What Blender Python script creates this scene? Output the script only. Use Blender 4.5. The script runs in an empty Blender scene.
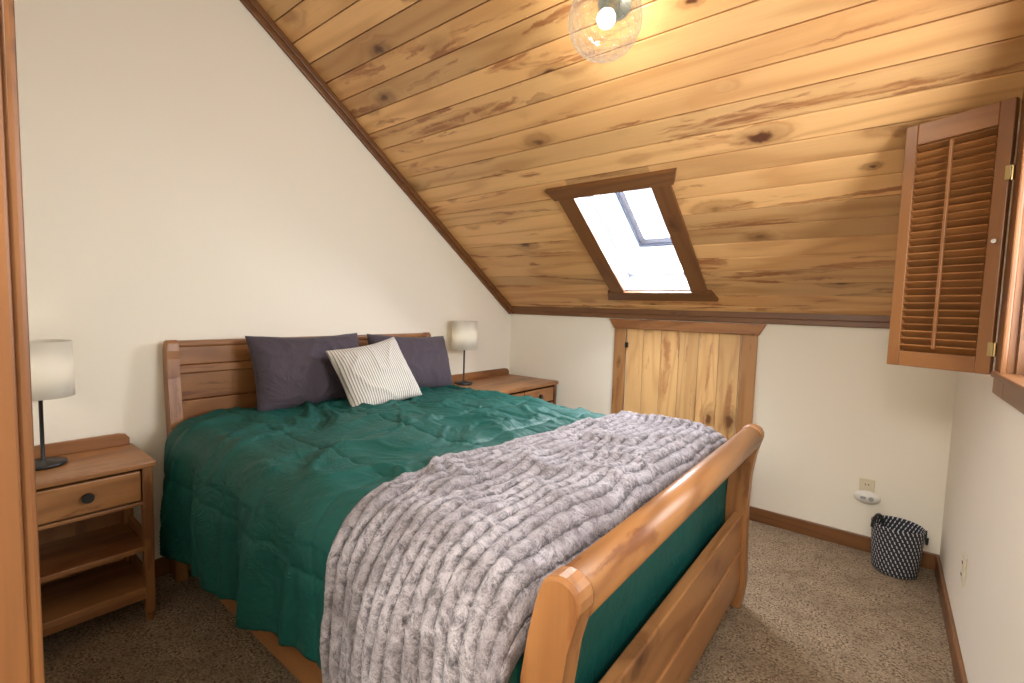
import bpy, bmesh, math, random
from mathutils import Vector, Matrix, noise
random.seed(7)
sc=bpy.context.scene
COL=bpy.context.collection
H=1.337; W=2.992; S=0.70; TH=math.atan(S); YD=-3.30

# ---------------------------------------------------------------- camera
def set_cam():
    y,t,r=[math.radians(a) for a in(38.345,4.111,1.645)]
    F=Vector((-math.sin(y)*math.cos(t),math.cos(y)*math.cos(t),-math.sin(t)))
    R0=Vector((math.cos(y),math.sin(y),0)); U0=R0.cross(F)
    R=R0*math.cos(r)+U0*math.sin(r); U=-R0*math.sin(r)+U0*math.cos(r)
    cd=bpy.data.cameras.new('camera'); c=bpy.data.objects.new('camera',cd); COL.objects.link(c)
    m=Matrix.Identity(4)
    for i in range(3):
        m[i][0]=R[i]; m[i][1]=U[i]; m[i][2]=-F[i]
    m[0][3],m[1][3],m[2][3]=2.683,-3.367,1.348
    c.matrix_world=m; cd.sensor_width=36; cd.lens=470.882/1024*36; cd.clip_start=.02
    sc.camera=c
set_cam()

# ---------------------------------------------------------------- node helpers
class NB:
    def __init__(s,name):
        s.m=bpy.data.materials.new(name); s.m.use_nodes=True; s.t=s.m.node_tree; s.t.nodes.clear()
        s.out=s.t.nodes.new('ShaderNodeOutputMaterial')
        s.b=s.t.nodes.new('ShaderNodeBsdfPrincipled'); s.t.links.new(s.b.outputs[0],s.out.inputs[0])
    def n(s,t,**k):
        x=s.t.nodes.new(t)
        for a,v in k.items(): setattr(x,a,v)
        return x
    def L(s,a,b): s.t.links.new(a,b)
    def put(s,sock,v):
        if isinstance(v,bpy.types.NodeSocket): s.L(v,sock)
        else: sock.default_value=v
    def math(s,op,a,b=0.0,c=None,clamp=False):
        x=s.n('ShaderNodeMath',operation=op,use_clamp=clamp); s.put(x.inputs[0],a); s.put(x.inputs[1],b)
        if c is not None: s.put(x.inputs[2],c)
        return x.outputs[0]
    def vec(s,op,a,b):
        x=s.n('ShaderNodeVectorMath',operation=op); s.put(x.inputs[0],a); s.put(x.inputs[1],b); return x.outputs[0]
    def mix(s,f,a,b,mode='MIX'):
        x=s.n('ShaderNodeMix',data_type='RGBA',blend_type=mode); s.put(x.inputs[0],f)
        s.put(x.inputs[6],a); s.put(x.inputs[7],b); return x.outputs[2]
    def noise(s,v,scale,detail=2,rough=.5,dist=0,col=False):
        x=s.n('ShaderNodeTexNoise'); s.L(v,x.inputs['Vector']); x.inputs['Scale'].default_value=scale
        x.inputs['Detail'].default_value=detail; x.inputs['Roughness'].default_value=rough; x.inputs['Distortion'].default_value=dist
        return x.outputs['Color' if col else 'Fac']
    def smooth(s,v,a,b):
        x=s.n('ShaderNodeMapRange',interpolation_type='SMOOTHSTEP'); s.put(x.inputs[0],v)
        x.inputs[1].default_value=a; x.inputs[2].default_value=b; return x.outputs[0]
    def bump(s,h,strength=.3,dist=.01):
        x=s.n('ShaderNodeBump'); x.inputs['Strength'].default_value=strength; x.inputs['Distance'].default_value=dist
        s.L(h,x.inputs['Height']); s.L(x.outputs[0],s.b.inputs['Normal'])
    def obj(s): return s.n('ShaderNodeTexCoord').outputs['Object']
def c4(c): return (c[0],c[1],c[2],1)
def plain(name,col,rough=.5,metal=0,**k):
    b=NB(name); o=b.obj(); f=b.noise(o,25,3)
    b.L(b.mix(b.math('MULTIPLY',f,.18),c4(col),c4([x*.75 for x in col])),b.b.inputs['Base Color'])
    b.b.inputs['Roughness'].default_value=rough; b.b.inputs['Metallic'].default_value=metal
    return b.m
def wood(name,axis,light,dark,knot=(.05,.016,.006),kd=3.2,ring=34,rough=.38,var=.35,contrast=.75,kr=.10,kthr=.45,streak=0.0,stc=(.30,.075,.02),flat=None,klen=.75):
    b=NB(name); o=b.obj(); rnd=b.n('ShaderNodeNewGeometry').outputs['Random Per Island']
    cb=b.n('ShaderNodeCombineXYZ')
    for i,k in enumerate((37.,91.,53.)): b.L(b.math('MULTIPLY',rnd,k),cb.inputs[i])
    P=b.vec('ADD',o,cb.outputs[0])
    wv=b.vec('MULTIPLY',b.vec('SUBTRACT',b.noise(P,16,3,.6,0,True),(.5,.5,.5)),(.05,.05,.05))
    g=[1,1,1]; g[axis]=.13; fine=[150,150,150]; fine[axis]=4; ks=[1.6,1.6,1.6]; ks[axis]=klen
    if flat is not None: ks[flat]=0.0001
    v=b.n('ShaderNodeTexVoronoi'); b.L(b.vec('MULTIPLY',b.vec('ADD',P,wv),tuple(ks)),v.inputs['Vector']); v.inputs['Scale'].default_value=kd
    d=v.outputs['Distance']; sp=b.n('ShaderNodeSeparateColor'); b.L(v.outputs['Color'],sp.inputs[0])
    on=b.math('GREATER_THAN',sp.outputs[0],kthr)
    dd=b.math('DIVIDE',d,b.math('MULTIPLY_ADD',sp.outputs[1],1.0,.45))
    km=b.math('MULTIPLY',b.smooth(dd,kr,kr*.45),on)
    halo=b.math('MULTIPLY',b.smooth(dd,kr*3.0,0.0),on)
    n1=b.noise(b.vec('MULTIPLY',P,tuple(g)),3.4,2.5,.5,.25)
    n1=b.math('ADD',n1,b.math('MULTIPLY',halo,.22))
    rings=b.math('MULTIPLY_ADD',b.math('SINE',b.math('MULTIPLY',n1,float(ring*2))),.5,.5)
    rings=b.math('POWER',rings,2.5)
    fn=b.noise(b.vec('MULTIPLY',P,tuple(fine)),1.0,2)
    big=b.noise(b.vec('MULTIPLY',P,tuple(g)),1.6,2)
    col=b.mix(b.math('MULTIPLY',b.smooth(big,.45,.72),contrast*.5),c4(light),c4(dark))
    col=b.mix(b.math('MULTIPLY',rings,contrast*.5),col,c4(dark))
    col=b.mix(b.math('MULTIPLY',fn,.22),col,c4([x*.6 for x in dark]))
    if streak>0:
        sg=[5.5,5.5,5.5]; sg[axis]=.75
        s1=b.noise(b.vec('MULTIPLY',b.vec('ADD',P,b.vec('MULTIPLY',wv,(.5,.5,.5))),tuple(sg)),1.5,3,.55,1.2)
        s2=b.math('MULTIPLY',b.smooth(s1,.57,.65),streak)
        s3=b.noise(b.vec('MULTIPLY',P,tuple(sg)),4.0,3,.6,1.0)
        s2=b.math('MULTIPLY',s2,b.smooth(s3,.28,.58))
        col=b.mix(s2,col,c4(stc))
    col=b.mix(b.math('MULTIPLY',halo,.75),col,c4([x*.5 for x in dark]))
    col=b.mix(b.math('MULTIPLY',km,.95),col,c4(knot))
    br=b.math('MULTIPLY_ADD',rnd,var,1-var*.5)
    hs=b.n('ShaderNodeHueSaturation'); b.L(col,hs.inputs['Color']); b.L(br,hs.inputs['Value'])
    b.L(hs.outputs[0],b.b.inputs['Base Color']); b.b.inputs['Roughness'].default_value=rough
    b.bump(fn,.12,.002)
    return b.m

# ---------------------------------------------------------------- mesh helpers
def link(o,parent=None):
    COL.objects.link(o)
    if parent: o.parent=parent
    return o
def empty(name,mat=None):
    o=bpy.data.objects.new(name,None); o.empty_display_size=.1; COL.objects.link(o)
    if mat is not None: o.matrix_world=mat
    return o
def fin(name,bm,mat,parent=None,smooth=False,M=None):
    bmesh.ops.recalc_face_normals(bm,faces=bm.faces)
    me=bpy.data.meshes.new(name); bm.to_mesh(me); bm.free()
    if smooth:
        for p in me.polygons: p.use_smooth=True
    me.materials.append(mat); o=bpy.data.objects.new(name,me)
    if M is not None: o.matrix_world=M
    return link(o,parent)
def bx(bm,x0,x1,y0,y1,z0,z1,bev=.003,M=None):
    mm=Matrix.Translation(((x0+x1)/2,(y0+y1)/2,(z0+z1)/2))@Matrix.Diagonal((abs(x1-x0),abs(y1-y0),abs(z1-z0),1))
    if M is not None: mm=M@mm
    r=bmesh.ops.create_cube(bm,size=1,matrix=mm)
    if bev>0:
        es={e for v in r['verts'] for e in v.link_edges}
        bmesh.ops.bevel(bm,geom=list(es),offset=bev,segments=2,affect='EDGES',profile=.5)
def cyl(bm,p0,p1,r0,r1=None,seg=24,caps=True):
    p0=Vector(p0);p1=Vector(p1); d=p1-p0; r1=r0 if r1 is None else r1
    M=Matrix.Translation((p0+p1)/2)@d.to_track_quat('Z','Y').to_matrix().to_4x4()
    return bmesh.ops.create_cone(bm,cap_ends=caps,segments=seg,radius1=r0,radius2=r1,depth=d.length,matrix=M)
def prism(bm,pts,y0,y1,axis='y',bev=.004):
    def P(a,b,c): return {'y':(a,c,b),'x':(c,a,b),'z':(a,b,c)}[axis]
    v0=[bm.verts.new(P(a,b,y0)) for a,b in pts]; v1=[bm.verts.new(P(a,b,y1)) for a,b in pts]
    f0=bm.faces.new(v0); f1=bm.faces.new(v1[::-1]); n=len(pts)
    for i in range(n): bm.faces.new((v0[i],v0[(i+1)%n],v1[(i+1)%n],v1[i]))
    if bev>0:
        es=list(f0.edges)+list(f1.edges)
        bmesh.ops.bevel(bm,geom=es,offset=bev,segments=2,affect='EDGES',profile=.5)
def lathe(bm,prof,cx,cy,seg=32,close=False):
    rows=[]
    for r,z in prof:
        rows.append([bm.verts.new((cx+r*math.cos(2*math.pi*i/seg),cy+r*math.sin(2*math.pi*i/seg),z)) for i in range(seg)])
    for a,b in zip(rows,rows[1:]):
        for i in range(seg): bm.faces.new((a[i],a[(i+1)%seg],b[(i+1)%seg],b[i]))
    return rows
def tube(bm,pts,r,seg=8):
    for a,b in zip(pts,pts[1:]): cyl(bm,a,b,r,seg=seg)
def box_obj(name,dims,mat,parent=None,bev=.003,M=None):
    bm=bmesh.new(); bx(bm,*dims,bev=bev); return fin(name,bm,mat,parent,M=M)

# ---------------------------------------------------------------- materials
m_ceil=wood('pine_ceiling',0,(.72,.42,.175),(.42,.185,.058),kd=3.9,ring=20,rough=.34,var=.50,contrast=.9,kr=.135,kthr=.45,streak=.8,stc=(.25,.075,.022),flat=2,klen=.8,knot=(.085,.026,.009))
FL=(.35,.155,.052); FD=(.15,.052,.015)
fk=dict(rough=.38,var=.22,kr=.09,contrast=1.0,ring=24,streak=.7,stc=(.13,.036,.010))
m_fx=wood('pine_furn_x',0,FL,FD,**fk)
m_fy=wood('pine_furn_y',1,FL,FD,**fk)
m_fz=wood('pine_furn_z',2,FL,FD,**fk)
TL=(.20,.082,.026); TD=(.09,.031,.010)
m_tx=wood('pine_trim_x',0,TL,TD,rough=.4,var=.2,kr=.06)
m_ty=wood('pine_trim_y',1,TL,TD,rough=.4,var=.2,kr=.06)
m_tz=wood('pine_trim_z',2,(.24,.095,.028),(.11,.037,.010),rough=.4,var=.2,kr=.08)
m_cx=wood('pine_casing_x',0,(.36,.155,.05),(.17,.058,.017),rough=.4,var=.2,kr=.10,kthr=.3,flat=1,streak=.5,stc=(.15,.04,.012))
m_cz=wood('pine_casing_z',2,(.44,.22,.082),(.20,.075,.023),rough=.4,var=.2,kr=.11,kthr=.3,flat=1,streak=.6,stc=(.2,.06,.018))
m_door=wood('pine_door_z',2,(.76,.47,.20),(.46,.21,.07),rough=.4,var=.25,kr=.085,kthr=.3,streak=.6,flat=1,knot=(.16,.06,.02))
m_sh=wood('pine_shutter_z',2,(.26,.105,.030),(.14,.046,.012),rough=.35,var=.2,kr=.04)
m_shx=wood('pine_shutter_x',0,(.27,.11,.032),(.14,.046,.012),rough=.35,var=.4,kr=.04)
m_dark=plain('dark_void',(.03,.012,.006),.8)
def wallmat():
    b=NB('cream_wall'); o=b.obj(); f=b.noise(o,2,3); g=b.noise(o,160,4)
    b.L(b.mix(f,c4((.86,.80,.68)),c4((.83,.77,.65))),b.b.inputs['Base Color']); b.b.inputs['Roughness'].default_value=.75
    b.bump(g,.08,.003); return b.m
m_wall=wallmat()
def carpet():
    b=NB('carpet'); o=b.obj()
    f1=b.noise(o,100,4,.75); f2=b.noise(o,6,4,.65); f3=b.noise(o,24,4,.7)
    col=b.mix(b.smooth(f1,.40,.60),c4((.12,.073,.040)),c4((.62,.45,.285)))
    col=b.mix(b.math('MULTIPLY',b.smooth(f2,.40,.60),.45),col,c4((.20,.13,.075)))
    col=b.mix(b.math('MULTIPLY',b.smooth(f3,.45,.60),.4),col,c4((.58,.43,.28)))
    b.L(col,b.b.inputs['Base Color']); b.b.inputs['Roughness'].default_value=.95
    b.bump(b.math('ADD',f1,b.math('MULTIPLY',f3,.9)),1.0,.022); return b.m
m_carpet=carpet()
m_black=plain('black_metal',(.012,.011,.011),.35)
m_white=plain('white_plastic',(.75,.73,.68),.35)
m_ivory=plain('ivory_plastic',(.70,.62,.45),.4)
m_vinyl=plain('white_vinyl',(.62,.63,.70),.35)
def fabric(name,c1,c2,rough=.85,sheen=.3,ns=120,bs=.2,spec=.5,crease=0):
    b=NB(name); o=b.obj(); f=b.noise(o,6,3); g=b.noise(o,ns,3)
    b.L(b.mix(f,c4(c1),c4(c2)),b.b.inputs['Base Color']); b.b.inputs['Roughness'].default_value=rough
    b.b.inputs['Sheen Weight'].default_value=sheen; b.b.inputs['Specular IOR Level'].default_value=spec
    h=g
    if crease:
        r=b.noise(o,5,4,.6,1.5); r=b.math('ABSOLUTE',b.math('SUBTRACT',r,.5)); h=b.math('ADD',b.math('MULTIPLY',g,.12),b.math('MULTIPLY',b.math('POWER',b.math('SUBTRACT',1,b.math('MULTIPLY',r,3,clamp=True)),4),crease))
    b.bump(h,bs,.003 if not crease else .010); return b.m
m_duvet=fabric('green_duvet',(.003,.080,.064),(.002,.056,.046),.58,.0,300,.45,.34,.5)
m_pil=fabric('grey_pillowcase',(.070,.052,.066),(.052,.040,.052),.8,.1,200,.4,.3,.8)
m_matt=fabric('mattress_cloth',(.6,.6,.6),(.5,.5,.5))
def glassmat(name,fac=.85,tint=(1,1,1)):
    b=NB(name); tr=b.n('ShaderNodeBsdfTransparent'); gl=b.n('ShaderNodeBsdfGlossy'); gl.inputs['Roughness'].default_value=.05
    tr.inputs[0].default_value=c4(tint)
    mx=b.n('ShaderNodeMixShader'); mx.inputs[0].default_value=1-fac; b.L(tr.outputs[0],mx.inputs[1]); b.L(gl.outputs[0],mx.inputs[2])
    b.L(mx.outputs[0],b.out.inputs[0]); return b.m
m_glass=glassmat('window_glass',.93)
def emis(name,col,st):
    b=NB(name); b.b.inputs['Base Color'].default_value=c4(col); b.b.inputs['Emission Color'].default_value=c4(col); b.b.inputs['Emission Strength'].default_value=st; return b.m

# ---------------------------------------------------------------- room shell
def wall_poly(name,pts,y0,y1,axis,mat=m_wall):
    bm=bmesh.new(); prism(bm,pts,y0,y1,axis,bev=0); return fin(name,bm,mat)
YB=-4.9
box_obj('floor',(-.1,W+1.2,YB,.12,-.08,0),m_carpet,bev=0)
wall_poly('wall_left',[(.12,0),(.12,H-.0),(0,H+.06),(YD-.12,H+S*-(YD-.12)+.06),(YD-.12,0)],-.12,0,'x')
box_obj('wall_back',(-.0,W,0,.12,0,H+.05),m_wall,bev=0)
wy0,wy1,wz0,wz1=-2.30,-1.36,1.19,2.10
bm=bmesh.new()
def seg(bm,pts): prism(bm,pts,W,W+.14,'x',bev=0)
def cz(y): return H+S*-y+.06
seg(bm,[(wy1,0),(.0,0),(.0,cz(0)),(wy1,cz(wy1))])
seg(bm,[(wy0,0),(wy1,0),(wy1,wz0),(wy0,wz0)])
seg(bm,[(wy0,wz1),(wy1,wz1),(wy1,cz(wy1)),(wy0,cz(wy0))])
seg(bm,[(YD-.12,0),(wy0,0),(wy0,cz(wy0)),(YD-.12,cz(YD-.12))])
fin('wall_right',bm,m_wall)
bm=bmesh.new()
prism(bm,[(0,0),(1.875,0),(1.875,3.7),(0,3.7)],YD-.12,YD,'y',bev=0)
prism(bm,[(1.875,2.1),(W,2.1),(W,3.7),(1.875,3.7)],YD-.12,YD,'y',bev=0)
fin('wall_front',bm,m_wall)
bm=bmesh.new()
bx(bm,1.0,1.1,YB,YD-.12,0,2.5,0); bx(bm,W+1.1,W+1.2,YB,YD-.12,0,2.5,0); bx(bm,1.0,W+1.2,YB-.1,YB,0,2.5,0)
bx(bm,W+.14,W+1.2,YD-.12,YD-.02,0,2.5,0)
fin('wall_hall_unseen',bm,m_wall)  # unseen hall walls, added as a closed box to control the light
box_obj('ceiling_hall_unseen',(1.0,W+1.2,YB-.1,YD-.12,2.5,2.56),m_wall,bev=0)  # unseen hall ceiling, closes the box that controls the light

g=empty('door_frame_entry')
box_obj('jamb',(1.875,1.90,YD-.13,YD+.001,0,2.1),m_tz,g)
box_obj('casing',(1.79,1.895,YD+.0,YD+.014,0,2.19),m_tz,g,bev=.005)
box_obj('casing_head',(1.79,W-.01,YD+.0,YD+.014,2.10,2.19),m_cx,g,bev=.005)

# ---------------------------------------------------------------- sloped ceiling
CM=Matrix(((1,0,0,0),(0,-math.cos(TH),-math.sin(TH),0),(0,math.sin(TH),-math.cos(TH),H),(0,0,0,1)))
ct=math.cos(TH)
def V(y): return -y/ct
ox0,ox1,ov0,ov1=1.20,1.69,V(-.225),V(-.965)
bm=bmesh.new()
bw=.119; v=-.02
def board(x0,x1,v0,v1):
    if x1-x0<.01 or v1-v0<.01: return
    bx(bm,x0,x1,v0+.0018,v1-.0018,-.022,0,.004)
while v<4.35:
    v1=v+bw
    if v1<=ov0 or v>=ov1: board(-.02,W+.02,v,v1)
    else:
        board(-.02,ox0,v,v1); board(ox1,W+.02,v,v1)
        if v<ov0: board(ox0,ox1,v,ov0)
        if v1>ov1: board(ox0,ox1,ov1,v1)
    v=v1
fin('ceiling',bm,m_ceil,M=CM)
bm=bmesh.new()
for (a,b_,c,d) in((-.12,ox0,-.1,4.4),(ox1,W+.14,-.1,4.4),(ox0,ox1,-.1,ov0),(ox0,ox1,ov1,4.4)): bx(bm,a,b_,c,d,-.16,-.024,0)
fin('ceiling_deck',bm,m_dark,M=CM)

bm=bmesh.new()
bx(bm,0,.022,-.0,4.1,-.005,.062,.004,M=CM); bx(bm,.018,.034,0,4.1,.0,.034,.004,M=CM)
fin('trim_1',bm,m_ty)
bm=bmesh.new(); bx(bm,0.02,W,-.022,0,H-.045,H+.02,.004); bx(bm,0.02,W,-.038,-.015,H-.012,H+.03,.004); fin('trim_2',bm,m_tx)
bm=bmesh.new(); bx(bm,0,1.03,-.016,0,0,.09,.004); bx(bm,2.05,W,-.016,0,0,.09,.004); fin('baseboard_back',bm,m_tx)
box_obj('baseboard_right',(W-.016,W,YD,-.016,0,.09),m_ty,bev=.004)
box_obj('baseboard_left',(0,.016,YD,-.016,0,.09),m_ty,bev=.004)

# ---------------------------------------------------------------- skylight
g=empty('window_1',CM)
def cpart(name,boxes,mat,bev=.003,smooth=False):
    bm=bmesh.new()
    for b_ in boxes: bx(bm,*b_,bev=bev)
    o=fin(name,bm,mat); o.parent=g; return o
ex0,ex1=1.085,1.80
cpart('casing_sides',[(ex0+.02,ox0+.012,ov0-.0,ov1+.0,0,.02),(ox1-.012,ex1-.02,ov0,ov1,0,.02)],m_ty,.004)
bm=bmesh.new()
def trap(bm,pts,z0,z1):
    a=[bm.verts.new((p[0],p[1],z0)) for p in pts]; b_=[bm.verts.new((p[0],p[1],z1)) for p in pts]
    bm.faces.new(a); bm.faces.new(b_[::-1])
    for k in range(4): bm.faces.new((a[k],a[(k+1)%4],b_[(k+1)%4],b_[k]))
trap(bm,[(ex0,ov0+.005),(ex1,ov0+.005),(ex1+.03,ov0-.085),(ex0-.03,ov0-.085)],0,.026)
trap(bm,[(ex0,ov1-.005),(ex1,ov1-.005),(ex1+.03,ov1+.075),(ex0-.03,ov1+.075)],0,.026)
o=fin('casing_ends',bm,m_tx); o.parent=g
t=.012
cpart('shaft_lining',[(ox0,ox0+t,ov0,ov1,-.22,.005),(ox1-t,ox1,ov0,ov1,-.22,.005),(ox0,ox1,ov0,ov0+t,-.22,.005),(ox0,ox1,ov1-t,ov1,-.22,.005)],m_vinyl)
f=.045
cpart('outer_frame',[(ox0,ox0+f,ov0,ov1,-.16,-.12),(ox1-f,ox1,ov0,ov1,-.16,-.12),(ox0,ox1,ov0,ov0+f,-.16,-.12),(ox0,ox1,ov1-f,ov1,-.16,-.12)],m_vinyl)
m_sash=plain('grey_sash',(.13,.14,.17),.4)
m_sash2=plain('pale_sash',(.40,.41,.46),.4)
a0,a1,b0,b1=ox0+.165,ox1-.03,ov0+.27,ov1-.02
cpart('sash_edges',[(a0,a0+.012,b0,b1,-.205,-.15),(a0,a1,b0,b0+.014,-.205,-.15)],m_sash,.001)
cpart('sash',[(a0+.012,a0+.05,b0+.014,b1,-.20,-.165),(a1-.03,a1,b0+.014,b1,-.20,-.165),(a0+.012,a1,b0+.014,b0+.06,-.20,-.165)],m_sash2)
cpart('glass',[(ox0+.01,ox1-.01,ov0+.01,ov1-.01,-.214,-.21)],m_glass,0)

# ---------------------------------------------------------------- knee wall door
g=empty('door_1')
bm=bmesh.new()
dx0,dx1,dz=1.145,1.945,1.215
n=6; w=(dx1-dx0)/n
for k in range(n): bx(bm,dx0+k*w+.001,dx0+(k+1)*w-.001,-.012,-.001,.10,dz,.004)
fin('plank_panel',bm,m_door,g)
bm=bmesh.new(); bx(bm,1.045,1.14,-.022,-.001,0,dz+.005,.004); bx(bm,1.95,2.045,-.022,-.001,0,dz+.005,.004); fin('casing_sides',bm,m_cz,g)
bm=bmesh.new(); prism(bm,[(1.04,dz),(2.05,dz),(2.09,dz+.072),(1.0,dz+.072)],-.03,-.001,'y',bev=.004); bx(bm,1.06,2.03,-.036,-.002,dz+.0,dz+.012,.003); fin('casing_head',bm,m_cx,g)
bm=bmesh.new(); bx(bm,1.14,1.95,-.02,-.001,.0,.10,.004); fin('sill_rail',bm,m_cx,g)
bm=bmesh.new(); bx(bm,1.135,1.16,-.026,-.012,1.07,1.11,.003); fin('hinge',bm,m_black,g)

# ---------------------------------------------------------------- right window
g=empty('window_2')
bm=bmesh.new()
bx(bm,W-.022,W,wy1,wy1+.17,wz0-.075,cz(wy1+.17)-.09,.004); bx(bm,W-.022,W,wy0-.10,wy0,wz0-.075,wz1+.1,.004)
bx(bm,W-.034,W-.02,wy1-.012,wy1+.03,wz0-.02,wz1+.03,.004)
fin('casing_sides',bm,m_tz,g)
bm=bmesh.new(); bx(bm,W-.022,W,wy0,wy1,wz1,wz1+.09,.004); bx(bm,W-.022,W,wy0,wy1,wz0-.075,wz0,.004); bx(bm,W-.045,W+.01,wy0-.08,wy1+.05,wz0-.012,wz0+.006,.004)
fin('casing_head_sill',bm,m_ty,g)
bm=bmesh.new()
for b_ in((W,W+.05,wy1-.012,wy1,wz0,wz1),(W,W+.05,wy0,wy0+.012,wz0,wz1)): bx(bm,*b_,bev=0)
fin('reveal',bm,m_ty,g)
bm=bmesh.new()
for b_ in((wy0,wy0+.05,wz0,wz1),(wy1-.05,wy1,wz0,wz1),(wy0,wy1,wz0,wz0+.05),(wy0,wy1,wz1-.05,wz1),((wy0+wy1)/2-.02,(wy0+wy1)/2+.02,wz0,wz1)):
    bx(bm,W+.05,W+.09,*b_,bev=.003)
fin('sash_frame',bm,m_tz,g)
box_obj('glass',(W+.068,W+.072,wy0+.01,wy1-.01,wz0+.01,wz1-.01),m_glass,g,bev=0)

# ---------------------------------------------------------------- shutter (open, swung into the room)
hx,hy=W-.03,-1.20; fx,fy=2.700,-1.066
ang=math.atan2(hy-fy,hx-fx); SM=Matrix.Translation((fx,fy,1.175))@Matrix.Rotation(ang,4,'Z')
sw=math.hypot(hx-fx,hy-fy); shh=.875; st=.038; th=.026
g=empty('louvered_shutter',SM)
def spart(name,fn,mat):
    bm=bmesh.new(); fn(bm); o=fin(name,bm,mat); o.parent=g
def f1(bm): bx(bm,0,st,-th/2,th/2,0,shh,.003); bx(bm,sw-st,sw,-th/2,th/2,0,shh,.003)
spart('stiles',f1,m_sh)
def f2(bm): bx(bm,st,sw-st,-th/2,th/2,0,.055,.003); bx(bm,st,sw-st,-th/2,th/2,shh-.075,shh,.003)
spart('rails',f2,m_shx)
def f3(bm):
    z=.068
    while z<shh-.085:
        M=Matrix.Translation((sw/2,0,z))@Matrix.Rotation(math.radians(-38),4,'X')
        bx(bm,-(sw/2-st)+.001,(sw/2-st)-.001,-.019,.019,-.003,.003,.001,M=M); z+=.0255
spart('louvers',f3,m_shx)
def f4(bm): bx(bm,sw/2-.005,sw/2+.005,-.034,-.024,.07,shh-.09,.002)
spart('tilt_rod',f4,m_sh)
def f5(bm):
    for z in(.06,.62): cyl(bm,(sw+.004,-.004,z),(sw+.004,-.004,z+.045),.005,seg=10); bx(bm,sw-.010,sw+.004,-.016,-.012,z,z+.045,.001)
spart('hinges',f5,plain('brass',(.45,.33,.15),.3,1))
def f6(bm): cyl(bm,(sw-.016,-.012,.43),(sw-.016,-.028,.43),.005,.007,seg=14)
spart('pull_knob',f6,m_white)

# ---------------------------------------------------------------- bed
bed=empty('sleigh_bed')
Y1,Y2=-2.655,-1.03
def footprof():
    inner=[(2.165,0),(2.165,.30),(2.160,.48),(2.165,.62),(2.180,.72),(2.195,.79)]
    top=[(2.200,.82),(2.208,.838),(2.222,.850),(2.240,.856),(2.256,.856),(2.272,.850),(2.284,.840),(2.291,.824),(2.292,.805),(2.285,.785)]
    outer=[(2.268,.72),(2.255,.62),(2.250,.48),(2.255,.30),(2.262,.12),(2.25,.02),(2.245,0)]
    return inner+top+outer
bm=bmesh.new(); prism(bm,footprof(),Y1,Y1+.055,'y',.008); prism(bm,footprof(),Y2-.055,Y2,'y',.008)
fin('foot_posts',bm,m_fz,bed)
bm=bmesh.new()
prof=[]
for k in range(32):
    a=2*math.pi*k/32; prof.append((2.245+.046*math.cos(a),.800+.050*math.sin(a)))
prism(bm,prof,Y1+.05,Y2-.05,'y',0)
fin('foot_top_roll',bm,m_fy,bed,True)
box_obj('foot_top_rail',(2.192,2.232,Y1+.05,Y2-.05,.73,.80),m_fy,bed,.01)
bm=bmesh.new()
bx(bm,2.195,2.235,Y1+.05,Y2-.05,.28,.45,.006); bx(bm,2.19,2.24,Y1+.05,Y2-.05,.10,.278,.006)
fin('foot_panel',bm,m_fy,bed)
def headprof():
    inner=[(.135,0),(.135,.5),(.12,.7),(.10,.85),(.085,.97),(.080,1.06)]
    top=[(.082,1.10),(.078,1.135),(.06,1.15),(.035,1.148),(.02,1.13),(.016,1.10)]
    outer=[(.020,1.0),(.030,.85),(.045,.7),(.06,.5),(.06,0)]
    return inner+top+outer
bm=bmesh.new(); prism(bm,headprof(),Y1,Y1+.05,'y',.006); prism(bm,headprof(),Y2-.05,Y2,'y',.006); fin('head_posts',bm,m_fz,bed)
bm=bmesh.new()
bx(bm,.018,.072,Y1+.04,Y2-.04,1.115,1.145,.01)
bx(bm,.028,.062,Y1+.04,Y2-.04,1.03,1.118,.004)
bx(bm,.036,.075,Y1+.04,Y2-.04,.99,1.028,.004)
bx(bm,.038,.068,Y1+.04,Y2-.04,.86,.988,.004)
bx(bm,.045,.085,Y1+.04,Y2-.04,.72,.858,.004)
bx(bm,.055,.095,Y1+.04,Y2-.04,.55,.718,.004)
bx(bm,.06,.10,Y1+.04,Y2-.04,.2,.548,.004)
fin('head_panel',bm,m_fy,bed)
bm=bmesh.new(); bx(bm,.12,2.19,Y1+.008,Y1+.036,.12,.34,.006); bx(bm,.12,2.19,Y2-.036,Y2-.008,.12,.34,.006); fin('side_rails',bm,m_fx,bed)
bm=bmesh.new(); bx(bm,.14,2.14,Y1+.06,Y2-.06,.27,.45,.03); bx(bm,.14,2.12,Y1+.06,Y2-.06,.45,.715,.05); fin('mattress',bm,m_matt,bed,True)

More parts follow.
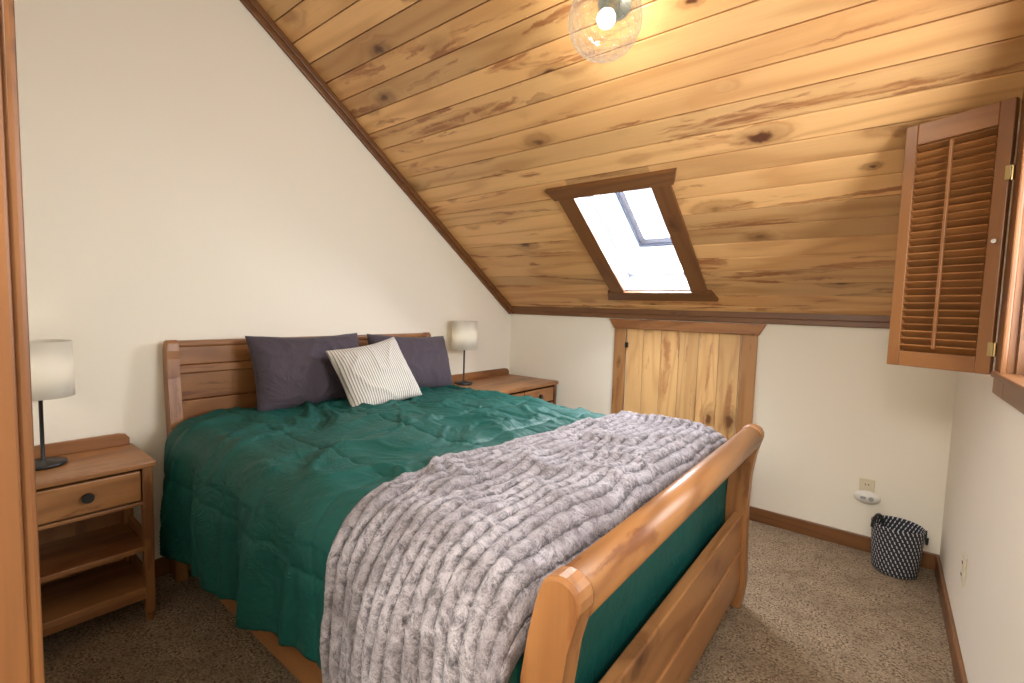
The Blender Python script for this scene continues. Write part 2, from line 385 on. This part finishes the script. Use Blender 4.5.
YC=(Y1+Y2)/2; HW=.835; ZT=.775; XF=2.145; RR=.10
def fold(a,hw,r):
    s=1 if a>=0 else -1; a=abs(a); q=a-(hw-r)
    if q<=0: return s*a,0.0
    L=r*math.pi/2
    if q<L: an=q/r; return s*(hw-r+r*math.sin(an)), r*(1-math.cos(an))
    return s*hw, r+(q-L)
def ridg(p):
    return 1-min(1,abs(noise.noise(p))*2.6)
def duvet_point(xx,aa,off=0.0,wr=1.0,xoff=0.0):
    py,dy=fold(aa,HW,RR)
    px=xx; dx=0
    if xx>XF-RR:
        p_,dx=fold(xx,XF,RR); px=p_
    drop=math.sqrt(dy*dy+dx*dx) if (dx>0 and dy>0) else dy+dx
    if dy>RR: drop=max(dy,dx)+.3*min(dx,.1)
    crown=.028*(1-min(1,abs(aa)/HW)**2)
    z=ZT+crown-drop
    x=px; y=YC+py
    side=min(1,dy/.12); foot=min(1,dx/.12)
    q=Vector((x*1.3+y*.9,y*1.4-x*.4,.3))
    w=noise.noise(q*1.6)*.020+noise.noise(q*3.6)*.014
    wv=Vector((x*2.2+noise.noise(q*2)*.9, y*3.0+noise.noise(q*2+Vector((5,3,1)))*.9, 1.7))
    c=ridg(wv)**3*.021+ridg(wv*2.1+Vector((4,4,4)))**4*.008+ridg(wv*4.7+Vector((1,7,2)))**4*.003
    sm=0
    if wr>=1:
        for dd_ in(((x+.015*noise.noise(q*3)-.25)/.40),((aa+.015*noise.noise(q*3+Vector((2,2,2)))+.2)/.40)):
            fr=abs(dd_-round(dd_))*.40
            sm-=.006*math.exp(-(fr/.010)**2)-.003*math.exp(-((fr-.05)/.03)**2)
    top=(w+c-.008)*wr+sm
    s=1 if aa>=0 else -1
    far=.35 if s>0 else 1.0
    dr=min(dy,.6)
    fo=(noise.noise(Vector((x*3.6,dy*.6,7.1)))*.080+noise.noise(Vector((x*8,dy*1.0,2.1)))*.022+ridg(Vector((x*4.2+dy*1.4,dy*.9,5.5)))**3*.022)*min(1,dr/.30)*wr*far
    fo=max(fo,-.022)+sm*.8
    flare=.02*math.sin(min(1,dy/.25)*math.pi*.5)*far
    y+=s*side*(fo+flare+off)
    x+=foot*( noise.noise(Vector((y*5,dx*1.2,3.3)))*.010)
    x+=xoff*foot
    z+=(1-side)*(1-foot*.8)*(top)+(1-side)*off+side*(c*.4)
    if 0<dy<.12: y+=s*(c*.6*wr)*side
    return Vector((x,y,z))
def grid(name,us,vs,fn,mat,parent=None,thick=0,attr=None):
    nu,nv=len(us),len(vs); vs_=[];at=[]
    for u in us:
        for v_ in vs:
            r=fn(u,v_)
            if attr: vs_.append(r[0]); at.append(r[1])
            else: vs_.append(r)
    fs=[(i*nv+j,i*nv+j+1,(i+1)*nv+j+1,(i+1)*nv+j) for i in range(nu-1) for j in range(nv-1)]
    me=bpy.data.meshes.new(name); me.from_pydata([tuple(p) for p in vs_],[],fs)
    for p in me.polygons: p.use_smooth=True
    if attr:
        A=me.attributes.new(attr,'FLOAT','POINT')
        for k,x in enumerate(at): A.data[k].value=x
    me.materials.append(mat); o=bpy.data.objects.new(name,me); link(o,parent)
    if thick:
        m=o.modifiers.new('solid','SOLIDIFY'); m.thickness=thick; m.offset=-1
    return o
def lin(a,b,n): return [a+(b-a)*i/(n-1) for i in range(n)]
ARC=RR*math.pi/2-RR
def duv(xx,s):
    t=min(max((xx)/2.2,0),1)
    hem=.30+.14*t+.025*noise.noise(Vector((xx*2.5,0,9)))
    A=HW+ARC+(ZT-hem) if s<0 else HW+ARC+.40
    core=HW-RR
    a=abs(s); k=.70
    aa=(a/k)*core if a<k else core+(a-k)/(1-k)*(A-core)
    aa*= 1 if s>=0 else -1
    return duvet_point(xx,aa)
grid('comforter',lin(.17,XF+ARC+.42,360),lin(-1,1,400),duv,m_duvet,None,.012)

# throw blanket
def throwm():
    b=NB('faux_fur_throw'); o=b.obj(); at=b.n('ShaderNodeAttribute',attribute_name='rib').outputs['Fac']
    f=b.noise(o,36,5,.75,1.0); g_=b.noise(o,230,3,.7); h=b.noise(o,8,3,.6)
    k=b.math('ADD',b.math('MULTIPLY',at,.80),b.math('MULTIPLY',b.math('SUBTRACT',f,.48),2.4))
    k=b.math('ADD',k,b.math('MULTIPLY',b.math('SUBTRACT',g_,.5),.9))
    col=b.mix(b.smooth(k,.15,1.2),c4((.045,.033,.038)),c4((.55,.49,.52)))
    col=b.mix(b.math('MULTIPLY',b.smooth(h,.40,.62),.42),col,c4((.135,.100,.100)))
    b.L(col,b.b.inputs['Base Color']); b.b.inputs['Roughness'].default_value=.9
    b.b.inputs['Sheen Weight'].default_value=.15; b.bump(b.math('ADD',f,g_),.9,.012); return b.m
m_throw=throwm()
TA0=-(HW+ARC+.47); TA1=HW+.12
PER=.044
def thr(u,s):
    aa=TA0+(TA1-TA0)*s
    hang=min(1,max(0,(-aa-HW)/.4))
    xl=1.60+.04*math.sin(aa*2.2+.6)+.02*noise.noise(Vector((aa*3,0,4)))
    xl+=-.02*hang
    xr=XF+ARC+.035+.012*noise.noise(Vector((aa*4,2,4)))
    xx=xl+(xr-xl)*u
    cl=u*.70
    wob=.030*noise.noise(Vector((cl*2,aa*2.2,0)))+.010*noise.noise(Vector((cl*5,aa*6,3)))
    ph=(cl+wob)/PER
    rib=abs(math.sin(math.pi*ph))**.8
    fuzz=noise.noise(Vector((xx*90,aa*90,1)))*.0022+noise.noise(Vector((xx*40,aa*25,1)))*.0018
    edge=min(1,min(u,1-u)/.02)
    big=.014*noise.noise(Vector((cl*5,aa*4,8)))
    o_=.014+.014*rib*edge+fuzz+big+.010
    p=duvet_point(xx,aa,off=o_,wr=.97,xoff=.012)
    return p,rib*edge
grid('throw_blanket',lin(0,1,220),lin(0,1,440),thr,m_throw,None,.010,attr='rib')

seedp=[0]
def pillow(name,w,h,t,mat,M):
    n=56; vs_=[];fs=[]
    for side in(1,-1):
        base=len(vs_)
        for i in range(n+1):
            for j in range(n+1):
                u=-1+2*i/n; v_=-1+2*j/n
                pin=1-.09*(1-abs(u)**2)*(abs(v_)**6); pin2=1-.09*(1-abs(v_)**2)*(abs(u)**6)
                x=u*w/2*pin2; y=v_*h/2*pin
                cr=max(0,abs(u)+abs(v_)-1.72); x-=math.copysign(cr*.09*w,u)*.5; y-=math.copysign(cr*.09*w,v_)*.5
                k=(max(0,1-abs(u)**2.6)*max(0,1-abs(v_)**2.6))**.55
                z=side*(t/2*k)
                z+=side*k*(.014*noise.noise(Vector((x*6,y*6,side+seedp[0])))+.010*ridg(Vector((x*7+seedp[0],y*7,side*3)))**3)
                y-=.012*math.sin(math.pi*(u+1)/2)*(v_>0)*v_
                vs_.append((x,y,z))
        for i in range(n):
            for j in range(n):
                a=base+i*(n+1)+j; q=(a,a+1,a+n+2,a+n+1); fs.append(q if side>0 else q[::-1])
    me=bpy.data.meshes.new(name); me.from_pydata(vs_,[],fs)
    bm=bmesh.new(); bm.from_mesh(me); bmesh.ops.remove_doubles(bm,verts=bm.verts,dist=.0008); bmesh.ops.recalc_face_normals(bm,faces=bm.faces); bm.to_mesh(me); bm.free()
    for p in me.polygons: p.use_smooth=True
    me.materials.append(mat); o=bpy.data.objects.new(name,me); o.matrix_world=M; link(o)
    seedp[0]+=3; return o
def PM(x,y,z,lean,yaw=0,rollz=0):
    B=Matrix(((0,0,1,0),(1,0,0,0),(0,1,0,0),(0,0,0,1)))
    return Matrix.Translation((x,y,z))@Matrix.Rotation(math.radians(yaw),4,'Z')@Matrix.Rotation(math.radians(-lean),4,'Y')@B@Matrix.Rotation(math.radians(rollz),4,'Z')
pillow('bed_pillow',.66,.42,.18,m_pil,PM(.235,-2.03,.978,19,0,0))
pillow('bed_pillow',.66,.40,.18,m_pil,PM(.235,-1.33,.965,20,0,-3))
def stripes():
    b=NB('striped_cushion'); o=b.obj(); sx=b.n('ShaderNodeSeparateXYZ'); b.L(o,sx.inputs[0])
    f=b.noise(o,8,2); xx=b.math('ADD',sx.outputs[0],b.math('MULTIPLY',f,.004))
    s_=b.math('SINE',b.math('MULTIPLY',xx,2*math.pi/.0135)); s2=b.noise(o,170,2)
    k=b.smooth(b.math('ADD',s_,b.math('MULTIPLY',s2,.4)),.45,.9)
    b.L(b.mix(b.math('MULTIPLY',k,.8),c4((.62,.58,.52)),c4((.13,.11,.10))),b.b.inputs['Base Color']); b.b.inputs['Roughness'].default_value=.85
    b.bump(s_,.3,.003); return b.m
pillow('striped_cushion',.45,.41,.14,stripes(),PM(.475,-1.79,.958,33,-8,10))

# ---------------------------------------------------------------- left nightstand
def nightstand():
    g=empty('nightstand'); x1=.36; y0,y1=-3.27,-2.79; zt=.68
    bm=bmesh.new(); bx(bm,.012,x1+.012,y0-.01,y1+.012,zt-.025,zt,.006); fin('top',bm,m_fy,g)
    bm=bmesh.new()
    prism(bm,[(y0,zt),(y1,zt),(y1,zt+.03),(y1-.015,zt+.05),(y1-.04,zt+.055),(y0+.04,zt+.055),(y0+.015,zt+.05),(y0,zt+.03)],.012,.03,'x',.003)
    fin('back_gallery',bm,m_fy,g)
    bm=bmesh.new()
    for yy in(y0,y1-.035):
        bx(bm,x1-.035,x1,yy,yy+.035,.035,zt-.025,.004); bx(bm,.02,.055,yy,yy+.035,.035,zt-.025,.004)
        cyl(bm,(x1-.0175,yy+.0175,0),(x1-.0175,yy+.0175,.05),.013,.018); cyl(bm,(.0375,yy+.0175,0),(.0375,yy+.0175,.05),.013,.018)
    fin('legs',bm,m_fz,g)
    bm=bmesh.new()
    for yy in(y0+.006,y1-.022):
        bx(bm,.055,x1-.035,yy,yy+.016,.50,zt-.025,.002); bx(bm,.055,x1-.035,yy,yy+.016,.13,.19,.002); bx(bm,.055,x1-.035,yy,yy+.016,.30,.36,.002)
    fin('side_rails',bm,m_fx,g)
    bm=bmesh.new(); bx(bm,.02,.03,y0+.02,y1-.02,.10,zt-.03,0); fin('back_panel',bm,m_fz,g)
    bm=bmesh.new()
    for z in(.15,.325): bx(bm,.03,x1-.004,y0+.02,y1-.02,z-.022,z,.003)
    bx(bm,.03,x1-.004,y0+.02,y1-.02,.50,.515,.003)
    bx(bm,x1-.02,x1-.004,y0+.034,y1-.034,.10,.13,.003)
    fin('shelves',bm,m_fy,g)
    bm=bmesh.new(); bx(bm,x1-.022,x1+.002,y0+.04,y1-.04,.522,zt-.035,.006); fin('drawer_front',bm,m_fy,g)
    bm=bmesh.new(); yk=(y0+y1)/2+.035; cyl(bm,(x1,yk,.585),(x1+.012,yk,.585),.008); cyl(bm,(x1+.012,yk,.585),(x1+.024,yk,.585),.02,.017); fin('knob',bm,m_black,g)
nightstand()
def dresser():
    g=empty('small_dresser'); x1=.545; y0,y1=-.935,-.045; zt=.745
    bm=bmesh.new(); bx(bm,.012,x1+.015,y0-.012,y1+.012,zt-.028,zt,.006); fin('top',bm,m_fy,g)
    bm=bmesh.new(); prism(bm,[(y0,zt),(y1,zt),(y1,zt+.03),(y1-.02,zt+.052),(y1-.05,zt+.058),(y0+.05,zt+.058),(y0+.02,zt+.052),(y0,zt+.03)],.012,.032,'x',.003); fin('back_gallery',bm,m_fy,g)
    bm=bmesh.new()
    bx(bm,.02,x1,y0,y0+.02,.06,zt-.028,.003); bx(bm,.02,x1,y1-.02,y1,.06,zt-.028,.003); bx(bm,.02,.03,y0,y1,.06,zt-.03,0)
    for yy in(y0,y1-.035): bx(bm,x1-.035,x1+.004,yy,yy+.035,0,zt-.028,.004); bx(bm,.02,.055,yy,yy+.035,0,.1,.004)
    fin('carcass',bm,m_fz,g)
    bm=bmesh.new(); bx(bm,.03,x1-.01,y0+.02,y1-.02,.06,.09,0)
    ym=(y0+y1)/2
    for z0,z1 in((.585,.70),(.42,.572),(.255,.407),(.09,.242)):
        bx(bm,x1-.02,x1+.002,y0+.042,ym-.006,z0,z1,.006); bx(bm,x1-.02,x1+.002,ym+.006,y1-.042,z0,z1,.006)
    fin('drawers',bm,m_fy,g)
    bm=bmesh.new()
    for z in(.642,.496,.331,.166):
        for yy in((y0+ym)/2+.02,(y1+ym)/2-.02): cyl(bm,(x1,yy,z),(x1+.012,yy,z),.008); cyl(bm,(x1+.012,yy,z),(x1+.024,yy,z),.02,.017)
    fin('knobs',bm,m_black,g)
dresser()

# ---------------------------------------------------------------- lamps
def shade_mat():
    b=NB('lamp_shade'); o=b.obj(); f=b.noise(o,90,2)
    b.L(b.mix(f,c4((.90,.87,.80)),c4((.86,.83,.76))),b.b.inputs['Base Color']); b.b.inputs['Roughness'].default_value=.8
    tl=b.n('ShaderNodeBsdfTranslucent'); tl.inputs[0].default_value=(.90,.87,.80,1)
    mx=b.n('ShaderNodeMixShader'); mx.inputs[0].default_value=.5; b.L(b.b.outputs[0],mx.inputs[1]); b.L(tl.outputs[0],mx.inputs[2]); b.L(mx.outputs[0],b.out.inputs[0])
    return b.m
m_shade=shade_mat(); m_bulb=emis('lamp_bulb',(1,.9,.75),3)
def lamp(x,y,z,name='table_lamp',pw=2.4):
    g=empty(name); z+=.0015
    bm=bmesh.new(); lathe(bm,[(0.0005,z),(.068,z),(.070,z+.006),(.068,z+.014),(.012,z+.020),(.0065,z+.03),(.0065,z+.30),(.012,z+.302),(.012,z+.33),(.0005,z+.33)],x,y); fin('base_and_stem',bm,m_black,g,True)
    bm=bmesh.new(); lathe(bm,[(.100,z+.272),(.096,z+.487)],x,y,48); o=fin('shade',bm,m_shade,g,True); md=o.modifiers.new('s','SOLIDIFY'); md.thickness=.0015
    bm=bmesh.new()
    for k in range(3):
        a=k*2.094; cyl(bm,(x,y,z+.33),(x+.095*math.cos(a),y+.095*math.sin(a),z+.33),.0015,seg=6)
    fin('spider',bm,m_black,g)
    bm=bmesh.new(); bmesh.ops.create_uvsphere(bm,u_segments=20,v_segments=12,radius=.028,matrix=Matrix.Translation((x,y,z+.375))); fin('bulb',bm,m_bulb,g,True)
    ld=bpy.data.lights.new('lamp_light','POINT'); ld.energy=pw; ld.color=(1,.92,.78); ld.shadow_soft_size=.03
    lo=bpy.data.objects.new('lamp_light',ld); lo.location=(x,y,z+.365); link(lo,g)
lamp(.145,-3.085,.68); lamp(.145,-.75,.745,pw=1.6)

# ---------------------------------------------------------------- ceiling globe light
g=empty('ceiling_globe_light')
GC=Vector((1.795,-1.745,2.415)); nrm=Vector((0,S,1)).normalized()
def gmat():
    b=NB('ribbed_globe_glass'); tr=b.n('ShaderNodeBsdfTransparent'); tr.inputs[0].default_value=(.92,.92,.90,1)
    b.b.inputs['Base Color'].default_value=(.14,.13,.115,1); b.b.inputs['Roughness'].default_value=.08; b.b.inputs['Specular IOR Level'].default_value=.8
    lw=b.n('ShaderNodeLayerWeight'); lw.inputs[0].default_value=.35
    at=b.n('ShaderNodeAttribute',attribute_name='ridge').outputs['Fac']
    fac=b.math('ADD',b.math('MULTIPLY',lw.outputs['Facing'],.55),b.math('MULTIPLY',at,.22),clamp=True)
    mx=b.n('ShaderNodeMixShader'); b.L(fac,mx.inputs[0]); b.L(tr.outputs[0],mx.inputs[1]); b.L(b.b.outputs[0],mx.inputs[2]); b.L(mx.outputs[0],b.out.inputs[0]); return b.m
R=.132; rot=nrm.to_track_quat('Z','Y').to_matrix().to_4x4(); GM=Matrix.Translation(GC)@rot
def globe(u,v_):
    ph=math.pi*(.12+.879*u); a=2*math.pi*v_
    rg=max(0,math.cos(a*18+ph*5))**3*.7+max(0,math.cos(ph*26))**3*.7
    rg=min(1,rg)
    rr=R*(1+.03*rg)
    return GM@Vector((rr*math.sin(ph)*math.cos(a),rr*math.sin(ph)*math.sin(a),rr*math.cos(ph))),rg
grid('glass_globe',lin(0,1,180),lin(0,1,401),globe,gmat(),g,0,attr='ridge')
dist=(H-S*GC.y-GC.z)/math.sqrt(1+S*S)
bm=bmesh.new(); cyl(bm,GC+nrm*(R*.90),GC+nrm*(dist-.001),.065,seg=40); cyl(bm,GC+nrm*.05,GC+nrm*(R*.95),.02)
fin('canopy',bm,plain('brushed_nickel',(.6,.56,.48),.3,1),g,False)
bm=bmesh.new(); bmesh.ops.create_uvsphere(bm,u_segments=24,v_segments=16,radius=.034,matrix=Matrix.Translation(GC+nrm*.015)); fin('bulb',bm,emis('globe_bulb',(1,.96,.88),16),g,True)
ld=bpy.data.lights.new('globe_light','POINT'); ld.energy=8; ld.color=(1,.95,.86); ld.shadow_soft_size=.03
lo=bpy.data.objects.new('globe_light',ld); lo.location=GC-nrm*.04; link(lo,g)

# ---------------------------------------------------------------- basket
def basketmat():
    b=NB('woven_basket'); o=b.obj(); sx=b.n('ShaderNodeSeparateXYZ'); b.L(o,sx.inputs[0])
    an=b.math('ARCTAN2',sx.outputs[1],sx.outputs[0])
    row=b.math('MULTIPLY',sx.outputs[2],1/.020); rf=b.math('FRACT',row); ri=b.math('FLOOR',row)
    cc=b.math('ADD',b.math('MULTIPLY',an,34/(2*math.pi)),b.math('MULTIPLY',ri,.5)); cf=b.math('FRACT',cc)
    sk=b.math('ADD',cf,b.math('MULTIPLY',b.math('SUBTRACT',rf,.5),.35))
    m1=b.math('LESS_THAN',b.math('ABSOLUTE',b.math('SUBTRACT',sk,.5)),.14); m2=b.math('LESS_THAN',b.math('ABSOLUTE',b.math('SUBTRACT',rf,.5)),.36)
    m=b.math('MULTIPLY',m1,m2)
    b.L(b.mix(m,c4((.014,.016,.028)),c4((.55,.55,.55))),b.b.inputs['Base Color']); b.b.inputs['Roughness'].default_value=.8
    wv=b.math('SINE',b.math('MULTIPLY',sx.outputs[2],2*math.pi/.008)); b.bump(wv,.4,.003); return b.m
g=empty('storage_basket',Matrix.Translation((2.805,-.165,0)))
bm=bmesh.new(); lathe(bm,[(.0005,.004),(.092,.004),(.098,.015),(.104,.10),(.109,.2),(.112,.245),(.114,.253),(.110,.257),(.105,.248),(.098,.1),(.092,.02),(.0005,.016)],0,0,56); o=fin('body',bm,basketmat(),None,True); o.parent=g
bm=bmesh.new(); pts=[]
for k in range(15):
    a=math.pi*k/14; pts.append((-.085-.045*math.cos(a)*.5,-.045-.035*math.cos(a),.238+.062*math.sin(a)))
tube(bm,pts,.007)
pts=[(.118,-.055*math.cos(math.pi*k/14),.240-.05*math.sin(math.pi*k/14)) for k in range(15)]
tube(bm,pts,.005)
o=fin('handles',bm,m_black,None,True); o.parent=g

# ---------------------------------------------------------------- outlets
def outlet(name,M):
    g=empty(name,M)
    bm=bmesh.new(); bx(bm,-.036,.036,-.006,0,-.058,.058,.004); o=fin('plate',bm,m_ivory); o.parent=g
    bm=bmesh.new()
    for z in(-.024,.024): bx(bm,-.017,.017,-.009,-.004,z-.014,z+.014,.003)
    o=fin('sockets',bm,m_ivory); o.parent=g
    bm=bmesh.new()
    for z in(-.024,.024):
        for x in(-.007,.007): bx(bm,x-.0015,x+.0015,-.0105,-.008,z-.002,z+.008,0)
    o=fin('slots',bm,m_black); o.parent=g
outlet('wall_outlet',Matrix.Translation((2.66,0,.365)))
outlet('wall_outlet',Matrix.Translation((W,-.84,.37))@Matrix.Rotation(math.radians(-90),4,'Z'))
g=empty('plug_in_device',Matrix.Translation((2.665,-.012,.325)))
bm=bmesh.new(); bmesh.ops.create_uvsphere(bm,u_segments=32,v_segments=20,radius=1,matrix=Matrix.Translation((0,-.018,0))@Matrix.Diagonal((.062,.026,.036,1))); o=fin('housing',bm,m_white,None,True); o.parent=g
bm=bmesh.new(); cyl(bm,(.02,-.04,0),(.02,-.048,0),.012); bx(bm,-.03,-.005,-.046,-.04,-.008,.008,.002); o=fin('buttons',bm,plain('grey_button',(.35,.35,.35),.4)); o.parent=g

# ---------------------------------------------------------------- lights
def area(name,M,sx,sy,pw,col,parent=None):
    ld=bpy.data.lights.new(name,'AREA'); ld.shape='RECTANGLE'; ld.size=sx; ld.size_y=sy; ld.energy=pw; ld.color=col
    o=bpy.data.objects.new(name,ld); o.matrix_world=M; link(o); return o
area('daylight_skylight',CM@Matrix.Translation(((ox0+ox1)/2,(ov0+ov1)/2,-.30))@Matrix.Rotation(math.pi,4,'X'),.7,1.1,165,(.89,.94,1.0))
area('daylight_window',Matrix.Translation((W+.30,(wy0+wy1)/2,(wz0+wz1)/2))@Matrix.Rotation(math.radians(90),4,'Y'),1.0,1.1,62,(.94,.97,1.0))
area('added_hall_fill',Matrix.Translation((2.5,-4.2,2.3))@Matrix.Rotation(math.radians(35),4,'X'),1.2,.9,94,(1,.985,.94))  # added fill lamp behind the camera, brightens the room; no lamp known there
wd=bpy.data.worlds.new('world'); sc.world=wd; wd.use_nodes=True
bg=wd.node_tree.nodes['Background']; bg.inputs[0].default_value=(.80,.90,1,1); bg.inputs[1].default_value=2.0
sc.view_settings.view_transform='Standard'
